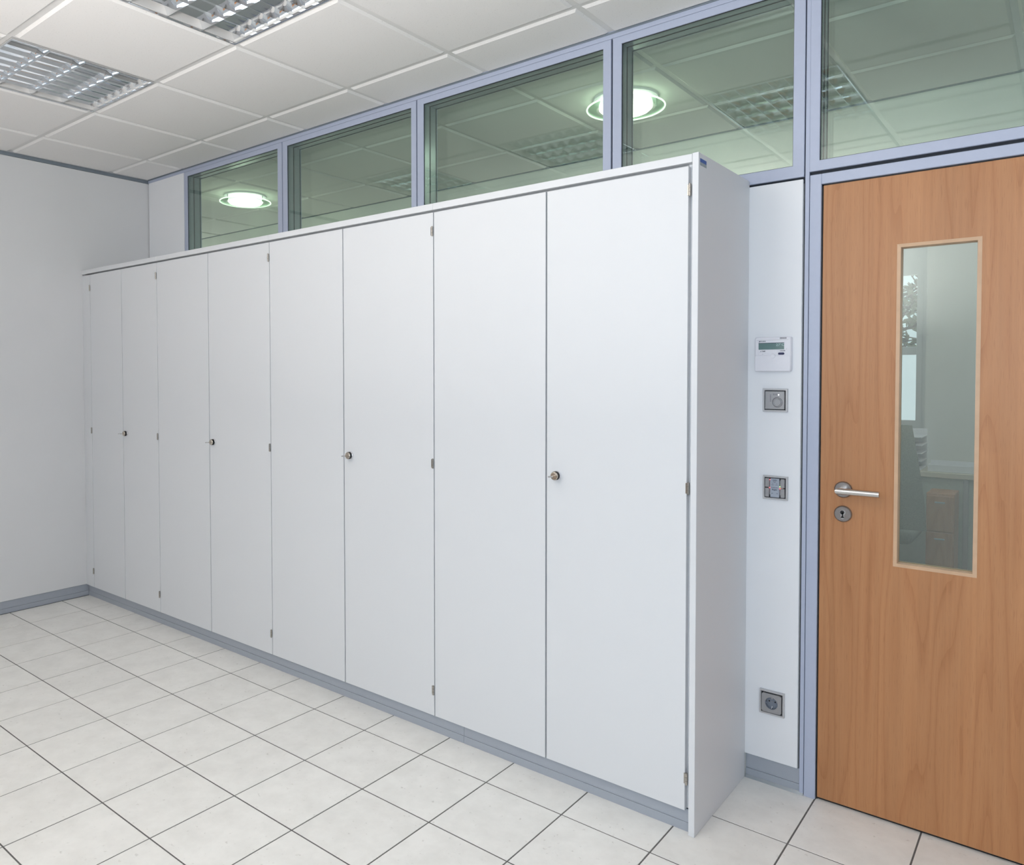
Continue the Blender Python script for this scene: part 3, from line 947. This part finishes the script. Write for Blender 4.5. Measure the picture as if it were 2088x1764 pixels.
for k in range(3):
    pr.lathe([(0.0009, 0), (0.0009, 0.0002)], (3.5535 + 0.0048 * k, yI, 1.3340), (0, -1, 0), 10)
    pr.torus((3.5535 + 0.0048 * k, yI - 0.0001, 1.3370), 0.0011, 0.0003, (0, -1, 0), 12, 4)
for k, z in enumerate((1.3335, 1.3285, 1.3235, 1.3185, 1.3135)):
    pr.box(3.5420, 3.5442, yI - 0.0002, yI, z - 0.0011, z + 0.0009)
    pr.box(3.5462, 3.5470, yI - 0.0002, yI, z - 0.0006, z + 0.0006)
pr.build('symbols', M_PRINT, td)

# push button room controller
pc = thing(empty('push_button_control', (3.5600, YW, 0.981)), 'square steel coloured four-button control with red lights, third device from the top', 'switch')
x0, x1, z0, z1 = 3.5200, 3.5995, 0.9812, 1.0610
plate(pc, x0, x1, z0, z1)
yI = YW - 0.0125
ix0, ix1, iz0, iz1 = x0 + 0.0080, x1 - 0.0085, z0 + 0.0085, z1 - 0.0085
zm = (iz0 + iz1) / 2
for a, b in ((ix0, ix0 + 0.0135), (ix1 - 0.0135, ix1)):
    for c, d in ((iz0, zm - 0.0014), (zm + 0.0014, iz1)):
        MB().box(a, b, yI, YW - 0.0035, c, d, 0.0014).build('button', M_PLATE, pc)
st = MB().box(ix0 + 0.0175, ix1 - 0.0172, yI + 0.0004, YW - 0.0035, iz0, iz1, 0.0005).build('inscription_strip', M_INSCR, pc)
yT = yI + 0.0002
xc = (ix0 + ix1) / 2
text('lettering', 'Licht', xc, yT, 1.0476, 0.0066, M_PRINT, pc, bold=0.0001)
v = MB()
v.prism([(xc - 0.0052, 1.0428), (xc - 0.0042, 1.0434), (xc, 1.0408), (xc + 0.0042, 1.0434), (xc + 0.0052, 1.0428), (xc, 1.0396)], 'y', yT - 0.0001, yT + 0.0002)
v.build('symbols', M_PRINT, pc)
text('lettering', '1', xc - 0.0068, yT, 1.0354, 0.0052, M_PRINT, pc, bold=0.0001)
text('lettering', '2', xc + 0.0068, yT, 1.0354, 0.0052, M_PRINT, pc, bold=0.0001)
v = MB()
v.box(xc - 0.0110, xc - 0.0028, yT - 0.0001, yT + 0.0002, 1.0306, 1.0313)
v.box(xc + 0.0028, xc + 0.0110, yT - 0.0001, yT + 0.0002, 1.0306, 1.0313)
v.build('symbols', M_PRINT, pc)
text('lettering', 'Temperatur', xc, yT, 1.0222, 0.0044, M_PRINT, pc, bold=0.00008)
text('lettering', 'Regler', xc, yT, 1.0152, 0.0066, M_PRINT, pc, bold=0.0001)
text('lettering', 'ein', xc - 0.0080, yT, 1.0030, 0.0036, M_PRINT, pc, bold=0.00008)
text('lettering', 'aus', xc + 0.0080, yT, 1.0030, 0.0036, M_PRINT, pc, bold=0.00008)
for lx, lz, lm, ln in ((ix0 + 0.0156, 1.0478, M_REDLED, 'red'), (ix0 + 0.0156, 1.0208, M_REDLED, 'red'), (ix1 - 0.0154, 1.0195, M_REDLED, 'red'), (ix1 - 0.0154, 1.0262, M_GRNLED, 'green')):
    MB().lathe([(0.0017, -0.004), (0.0017, 0), (0.0012, 0.0008), (0.0, 0.0010)], (lx, yI + 0.0012, lz), (0, -1, 0), 14, cap=False).build('indicator_light', lm, pc, 30)['label'] = 'glowing %s light' % ln

# wall socket
so = thing(empty('wall_socket', (3.5550, YW, 0.245)), 'square steel coloured earthed wall socket low beside the door frame', 'socket')
x0, x1, z0, z1 = 3.5150, 3.5955, 0.2455, 0.3275
plate(so, x0, x1, z0, z1)
kx, kz = (x0 + x1) / 2, (z0 + z1) / 2
yI = YW - 0.0125
# cover with a round opening: square outline bridged to a circle
cv = MB()
n = 40
hs = (x1 - x0) / 2 - 0.0085
rc = 0.0205
for ring_y, ring_y2 in ((yI, YW - 0.0035),):
    sq, ci, cb, sb = [], [], [], []
    for k in range(n):
        a = 2 * math.pi * k / n + math.pi / n
        ca, sa = math.cos(a), math.sin(a)
        s_ = hs / max(abs(ca), abs(sa))
        sq.append(cv.bm.verts.new((kx + s_ * ca, ring_y, kz + s_ * sa)))
        sb.append(cv.bm.verts.new((kx + s_ * ca, ring_y2, kz + s_ * sa)))
        ci.append(cv.bm.verts.new((kx + rc * ca, ring_y, kz + rc * sa)))
        cb.append(cv.bm.verts.new((kx + (rc - 0.0008) * ca, YW - 0.0012, kz + (rc - 0.0008) * sa)))
    for k in range(n):
        j = (k + 1) % n
        cv.bm.faces.new((sq[k], sq[j], ci[j], ci[k]))
        cv.bm.faces.new((sq[k], sq[j], sb[j], sb[k]))
        cv.bm.faces.new((ci[k], ci[j], cb[j], cb[k]))
cv.build('cover', M_PLATE, so, 30)
cu = MB().lathe([(0.0, 0.0), (0.0200, 0.0)], (kx, YW - 0.0012, kz), (0, -1, 0), 40, cap=False)
cu.build('socket_cup', M_CUP, so)
cu = MB().lathe([(0.0202, 0), (0.0194, 0.0002), (0.0194, 0.0108), (0.0202, 0.0110)], (kx, YW - 0.0012, kz), (0, -1, 0), 40, cap=False)
cu.build('socket_rim', M_CUP, so, 30)
for sx in (-0.0095, 0.0095):
    MB().lathe([(0.0026, 0), (0.0026, 0.0004)], (kx + sx, YW - 0.0014, kz + 0.0035), (0, -1, 0), 16).build('pin_hole', M_BLACK, so)
MB().lathe([(0.0017, 0), (0.0012, 0.0008), (0.0, 0.0008)], (kx, YW - 0.0013, kz + 0.0035), (0, -1, 0), 14, cap=False).build('centre_screw', M_STEELD, so)
for sz in (-1, 1):
    e_ = MB()
    e_.box(kx - 0.0017, kx + 0.0017, YW - 0.0105, YW - 0.0014, kz + sz * 0.0172 - 0.0012, kz + sz * 0.0172 + 0.0012, 0.0004)
    e_.box(kx - 0.0017, kx + 0.0017, YW - 0.0030, YW - 0.0014, kz + sz * 0.0145 - 0.0024, kz + sz * 0.0145 + 0.0024, 0.0003)
    e_.build('earth_clip', M_CHROME, so)
for sx in (-1, 1):
    MB().box(kx + sx * 0.0182 - 0.0014, kx + sx * 0.0182 + 0.0014, YW - 0.0110, YW - 0.0014, kz - 0.0022, kz + 0.0022, 0.0003).build('guide_rib', M_CUP, so)

# ------------------------------------------------------------------ louvred ceiling luminaires (switched off)


def luminaire(cx, cy, label):
    o = thing(empty('louvre_luminaire', (cx, cy, ZC)), label, 'ceiling light', 'louvred ceiling luminaires of the room')
    h = 0.2945
    m = MB()
    m.box(cx - h, cx + h, cy - h, cy - h + 0.004, ZC + 0.004, ZC + 0.09)
    m.box(cx - h, cx + h, cy + h - 0.004, cy + h, ZC + 0.004, ZC + 0.09)
    m.box(cx - h, cx - h + 0.004, cy - h + 0.004, cy + h - 0.004, ZC + 0.004, ZC + 0.09)
    m.box(cx + h - 0.004, cx + h, cy - h + 0.004, cy + h - 0.004, ZC + 0.004, ZC + 0.09)
    m.box(cx - h, cx + h, cy - h, cy + h, ZC + 0.0905, ZC + 0.095)
    m.build('housing', M_HOUSING, o)
    hi = h - 0.006
    rim = MB()
    for a, b, c, d in ((-h, h, -h, -hi), (-h, h, hi, h), (-h, -hi, -hi, hi), (hi, h, -hi, hi)):
        rim.box(cx + a, cx + b, cy + c, cy + d, ZC + 0.0005, ZC + 0.0045)
    rim.build('rim', M_MIRROR, o)
    pitch = 2 * hi / 4
    zb, zt = ZC + 0.003, ZC + 0.058

    def sec(half, top, zb, zt, one=0):
        """parabolic section: narrow at the bottom, wide on top; one = -1/1 gives a half profile"""
        L_, R_ = [], []
        for q in range(7):
            t = q / 6
            wq = half + (top - half) * t * t
            L_.append((-wq if one >= 0 or one == 0 else 0, zb + (zt - zb) * t))
            R_.append((wq if one <= 0 or one == 0 else 0, zb + (zt - zb) * t))
        return L_, R_
    for k in range(5):
        yy = cy - hi + pitch * k
        one = 0 if 0 < k < 4 else (1 if k == 0 else -1)
        pts = []
        prof = [(0.0012 + 0.026 * (q / 7) ** 1.7, zb + (zt - zb) * q / 7) for q in range(8)]
        if one == 0:
            poly = [(yy - w_, z_) for w_, z_ in prof] + [(yy + w_, z_) for w_, z_ in prof[::-1]]
        elif one == 1:
            poly = [(yy, z_) for z_ in (zt, zb)] + [(yy + w_, z_) for w_, z_ in prof]
        else:
            poly = [(yy, z_) for z_ in (zt, zb)] + [(yy - w_, z_) for w_, z_ in prof]
        MB().prism(poly, 'x', cx - hi, cx + hi).build('reflector', M_MIRROR, o, 25)
    for k in range(4):
        yc = cy - hi + pitch * (k + 0.5)
        MB().tube((cx - hi + 0.004, yc, ZC + 0.072), (cx + hi - 0.004, yc, ZC + 0.072), 0.012, n=16).build('lamp_tube', M_TUBE, o, 40)
    nb = 8
    me = None
    for k in range(4):
        yc = cy - hi + pitch * (k + 0.5)
        for q in range(1, nb):
            xx = cx - hi + 2 * hi * q / nb
            if me is None:
                prof = [(0.0009 + 0.0125 * (s_ / 6) ** 1.8, zb + 0.0015 + 0.036 * s_ / 6) for s_ in range(7)]
                # the blade follows the curved flanks of its channel
                b = MB()
                rows = []
                for w_, z_ in prof:
                    t = (z_ - zb) / (zt - zb)
                    hy = pitch / 2 - (0.0012 + 0.026 * t ** 1.7) + 0.0008
                    rows.append([b.bm.verts.new((xx + sx * w_, yc + sy * hy, z_)) for sx, sy in ((-1, -1), (1, -1), (1, 1), (-1, 1))])
                for r0, r1 in zip(rows, rows[1:]):
                    for e in range(4):
                        j = (e + 1) % 4
                        b.bm.faces.new((r0[e], r0[j], r1[j], r1[e]))
                b.bm.faces.new(rows[0])
                b.bm.faces.new(rows[-1])
                ob = b.build('louvre_blade', M_MIRROR, o, 25)
                me, zc_ = ob.data, WLOC[ob].z
            else:
                put('louvre_blade', me, (xx, yc, zc_), o)
    return o


lcx = [CX0 + 0.6 * (i + 0.5) for i, j in LUM]
lcy = CY0 + 0.6 * (-2 + 0.5)
la = luminaire(lcx[0], lcy, 'mirror louvre ceiling luminaire nearest the left wall')
for x, lab in ((lcx[1], 'mirror louvre ceiling luminaire at the top edge, second from the left wall'), (lcx[2], 'mirror louvre ceiling luminaire above the cabinet nearest the door, seen mirrored in the glazing')):
    t = copy_tree(la, (x - lcx[0], 0, 0))
    t['label'] = lab

# ------------------------------------------------------------------ round lit corridor lamps behind the glazing


def corridor_lamp(x, y, label):
    o = thing(empty('round_ceiling_lamp', (x, y, ZC)), label, 'ceiling light', 'round corridor lamps')
    MB().lathe([(0.150, 0.0), (0.150, 0.010), (0.142, 0.012), (0.0, 0.012)], (x, y, ZC), (0, 0, -1), 48, cap=False).build('base_ring', M_WHITEP, o, 30)
    MB().lathe([(0.118, 0.012), (0.124, 0.026), (0.124, 0.046), (0.112, 0.058), (0.080, 0.065), (0.0, 0.067)], (x, y, ZC), (0, 0, -1), 48, cap=False).build('opal_shade', M_OPAL, o, 60)
    MB().lathe([(0.136, 0.046), (0.178, 0.044), (0.180, 0.047), (0.178, 0.050), (0.136, 0.052)], (x, y, ZC), (0, 0, -1), 48, cap=False).build('glass_ring', M_RINGGLASS, o, 30)
    MB().torus((x, y, ZC - 0.047), 0.180, 0.0036, n=64, k=8).build('ring_edge', M_OPAL2, o, 60)
    for a in (0.4, 2.5, 4.6):
        MB().tube((x + 0.140 * math.cos(a), y + 0.140 * math.sin(a), ZC - 0.010), (x + 0.140 * math.cos(a), y + 0.140 * math.sin(a), ZC - 0.052), 0.0035, n=8).build('bracket', M_GREYMET, o)
    d = bpy.data.lights.new('corridor_lamp_light', 'POINT')
    d.energy = 1.3
    d.color = (0.86, 1.0, 0.74)
    d.shadow_soft_size = 0.11
    lo = bpy.data.objects.new('corridor_lamp_light', d)
    COL.objects.link(lo)
    lo.location = (x, y, ZC - 0.20)
    return o


M_OPAL2 = emis('glowing_glass_edge', (0.88, 1.0, 0.84), 2.2)  # lamp light caught in the ring's edge, put in as emission
corridor_lamp(-0.355, 1.125, 'round lit corridor lamp seen through the leftmost upper glazed panel')
corridor_lamp(2.672, 1.112, 'round lit corridor lamp behind the post between third and fourth glazed panels')
corridor_lamp(5.70, 1.11, 'round lit corridor lamp beyond the door, outside the picture')

# ------------------------------------------------------------------ office across the corridor, seen through the door glass
YO0, YO1, OXL, OXR = YC1 + 0.1, 6.0, 1.5, 5.3
struct(MB().box(OXL - 0.1, OXR + 0.1, YO0 - 0.1, YO1 + 0.14, -0.10, -0.0005).build('floor', M_GROUT), 'floor of the office across the corridor')
struct(MB().box(OXL - 0.1, OXR + 0.1, YO0, YO1 + 0.14, ZC, ZC + 0.1).build('ceiling', M_CEIL), 'ceiling of the office across the corridor')
ow = empty('wall_office', (3.4, YO1, 0))
struct(ow, 'walls of the office across the corridor')
MB().box(OXL - 0.1, OXL, YO0, YO1, 0, ZC).build('side_panel', M_WALL, ow)
MB().box(OXR, OXR + 0.1, YO0, YO1, 0, ZC).build('side_panel', M_WALL, ow)
OW0, OW1, OS, OH = 1.75, 3.235, 0.915, 2.365
for a, b, z0, z1 in ((OXL - 0.1, OW0, 0, ZC), (OW1, OXR + 0.1, 0, ZC), (OW0, OW1, 0, OS), (OW0, OW1, OH, ZC)):
    MB().box(a, b, YO1, YO1 + 0.14, z0, z1).build('wall_panel', M_WALLC, ow)
MB().box(3.577, 4.30, 3.60, 3.80, 0, ZC - 0.001).build('pier', M_PIER, ow)
w = empty('window_8', ((OW0 + OW1) / 2, YO1, OS))
struct(w, 'window of the office across the corridor with a tree outside')
MB().ring(OW0, OW1, OS, OH, OW0 + 0.045, OW1 - 0.045, OS + 0.045, OH - 0.045, YO1 - 0.004, YO1 + 0.06, 0.004).build('frame', M_WALLC, w)
MB().box(OW0 + 0.045, OW1 - 0.045, YO1 - 0.002, YO1 + 0.058, 1.575, 1.65, 0.003).build('transom', M_WALLC, w)
MB().box(OW0 + 0.045, OW1 - 0.045, YO1 + 0.048, YO1 + 0.054, OS + 0.045, OH - 0.045).build('pane', M_WGLASS, w)
dk = thing(empty('desk', (3.55, 3.4, 0)), 'desk with beige top and dark front panel, seen through the lower door glass', 'desk')
MB().box(2.90, 4.25, 3.24, 3.59, 0.765, 0.798, 0.003).build('desk_top', M_SILL, dk)
MB().box(2.95, 4.20, 3.262, 3.276, 0.22, 0.764).build('modesty_panel', M_DESKDK, dk)
for x in (2.93, 3.838, 4.22):
    for y in (3.252, 3.56):
        MB().box(x - 0.014, x + 0.014, y - 0.0095, y + 0.0095, 0.0, 0.7645, 0.003).build('leg', M_GREYMET, dk)
pt = thing(empty('paper_tray', (3.76, 3.32, 0.798)), 'long white tray lying on the desk edge, seen through the door glass', 'tray')
m = MB()
m.box(3.638, 3.880, 3.27, 3.40, 0.7982, 0.806, 0.002)
m.box(3.638, 3.880, 3.27, 3.274, 0.806, 0.842, 0.0015)
m.box(3.638, 3.880, 3.396, 3.40, 0.806, 0.858, 0.0015)
m.box(3.638, 3.642, 3.274, 3.396, 0.806, 0.842, 0.0015)
m.box(3.876, 3.880, 3.274, 3.396, 0.806, 0.842, 0.0015)
m.build('tray_body', M_WHITEP, pt)
lt = thing(empty('letter_tray_stack', (3.43, 3.42, 0.798)), 'stack of pale letter trays on the desk left of the white pier', 'tray')
for k in range(5):
    z = 0.7985 + 0.050 * k
    m = MB()
    m.box(3.27, 3.600, 3.30, 3.54, z, z + 0.006, 0.001)
    m.box(3.27, 3.274, 3.30, 3.54, z + 0.006, z + 0.049, 0.001)
    m.box(3.27, 3.600, 3.536, 3.54, z + 0.006, z + 0.046, 0.001)
    m.build('letter_tray', M_WHITEP, lt)
pd = thing(empty('drawer_pedestal', (3.735, 3.1, 0)), 'pale beech drawer pedestal in front of the desk, seen through the lower door glass', 'drawers')
MB().box(3.665, 3.805, 3.02, 3.235, 0.04, 0.70, 0.003).build('body', M_BEECH, pd)
for z0, z1 in ((0.06, 0.26), (0.27, 0.47), (0.48, 0.685)):
    d_ = MB().box(3.669, 3.801, 3.004, 3.0198, z0, z1, 0.002).build('drawer', M_BEECH, pd)
    MB().box(3.71, 3.76, 2.996, 3.0038, z1 - 0.04, z1 - 0.032, 0.001).build('handle', M_GREYMET, d_)
for x in (3.69, 3.78):
    for y in (3.05, 3.20):
        MB().lathe([(0.018, 0), (0.018, 0.0395)], (x, y, 0.0002), (0, 0, 1), 14).build('castor', M_DARKPL, pd)
cx_, cy_ = 3.42, 2.86
oc = thing(empty('office_chair', (cx_, cy_, 0)), 'dark high-backed office chair before the desk, seen through the door glass', 'chair')
MB().box(cx_ - 0.23, cx_ + 0.225, cy_ - 0.20, cy_ + 0.20, 0.44, 0.52, 0.03, 3).build('seat', M_CHAIR, oc, 50)
bk = MB()
rows = []
for q in range(7):
    t = q / 6
    zz = 0.54 + 0.58 * t
    yy = cy_ - 0.24 - 0.05 * math.sin(t * 2.2)
    hw = 0.30 - 0.07 * t ** 1.6
    rows.append([bk.bm.verts.new((cx_ + sx * hw, yy - dy, zz)) for sx, dy in ((-1, 0.0), (-0.5, 0.03), (0.5, 0.03), (1, 0.0), (0.5, -0.045), (-0.5, -0.045))])
for r0, r1 in zip(rows, rows[1:]):
    for e in range(6):
        j = (e + 1) % 6
        bk.bm.faces.new((r0[e], r0[j], r1[j], r1[e]))
bk.bm.faces.new(rows[0])
bk.bm.faces.new(rows[-1])
bk.build('backrest', M_CHAIR, oc, 60)
MB().box(cx_ - 0.03, cx_ + 0.03, cy_ - 0.27, cy_ - 0.17, 0.46, 0.60, 0.01).build('back_support', M_DARKPL, oc)
MB().tube((cx_, cy_, 0.09), (cx_, cy_, 0.45), 0.028, n=16).build('gas_column', M_DARKPL, oc, 40)
for k in range(5):
    a = 2 * math.pi * k / 5 + 0.95
    ex, ey = cx_ + 0.23 * math.cos(a), cy_ + 0.23 * math.sin(a)
    g_ = MB().tube((cx_, cy_, 0.11), (ex, ey, 0.075), 0.024, 0.015, n=10).build('foot_arm', M_DARKPL, oc, 40)
    MB().lathe([(0.028, -0.012), (0.028, 0.012)], (ex, ey, 0.0285), (math.sin(a), -math.cos(a), 0), 16).build('castor', M_DARKPL, g_, 40)

# tree outside that office window
random.seed(11)
TX, TY = 1.95, 10.2
tr = thing(empty('garden_tree', (TX, TY, -1.2)), 'branching tree outside the far window, seen through the door glass', 'tree')
tk = MB()
tk.tube((TX, TY, -1.2), (TX + 0.1, TY, 4.6), 0.13, 0.05, n=10)
tips = []
for k in range(70):
    z = random.uniform(1.5, 4.2)
    a = random.uniform(0, 2 * math.pi)
    ln = random.uniform(0.9, 2.0)
    p0 = Vector((TX + 0.05, TY, z))
    p1 = p0 + Vector((math.cos(a) * ln, math.sin(a) * ln, ln * random.uniform(0.05, 0.5)))
    tk.tube(p0, p1, 0.024, 0.008, n=5, cap=False)
    for q in range(5):
        s_ = p0.lerp(p1, random.uniform(0.3, 1))
        e_ = s_ + Vector((random.uniform(-0.5, 0.5), random.uniform(-0.5, 0.5), random.uniform(-0.1, 0.45)))
        tk.tube(s_, e_, 0.011, 0.004, n=4, cap=False)
        tips.append((s_, e_))
tk.build('trunk', M_BARK, tr)
lf = MB()
for s_, e_ in tips:
    for q in range(9):
        c = s_.lerp(e_, random.uniform(0.2, 1.1)) + Vector([random.uniform(-0.08, 0.08) for _ in range(3)])
        u = Vector([random.uniform(-1, 1) for _ in range(3)]).normalized() * 0.075
        v_ = u.cross(Vector([random.uniform(-1, 1) for _ in range(3)])).normalized() * 0.035
        lf.bm.faces.new([lf.bm.verts.new(c + d_) for d_ in (u, v_, -u, -v_)])
lo_ = lf.build('foliage', M_LEAF, tr)
lo_['kind'] = 'stuff'

# unseen table added for brown reflections in the louvres and a warm bounce
wd = thing(empty('added_table', (1.7, -2.75, 0)), 'unseen beech table added behind the camera for brown louvre reflections', 'table')
MB().box(0.20, 3.20, -3.08, -2.36, 0.715, 0.742, 0.003).build('table_top', M_BEECH, wd)
for x in (0.26, 1.70, 3.14):
    for y in (-3.03, -2.41):
        MB().box(x - 0.02, x + 0.02, y - 0.02, y + 0.02, 0.0005, 0.7145, 0.003).build('leg', M_GREYMET, wd)
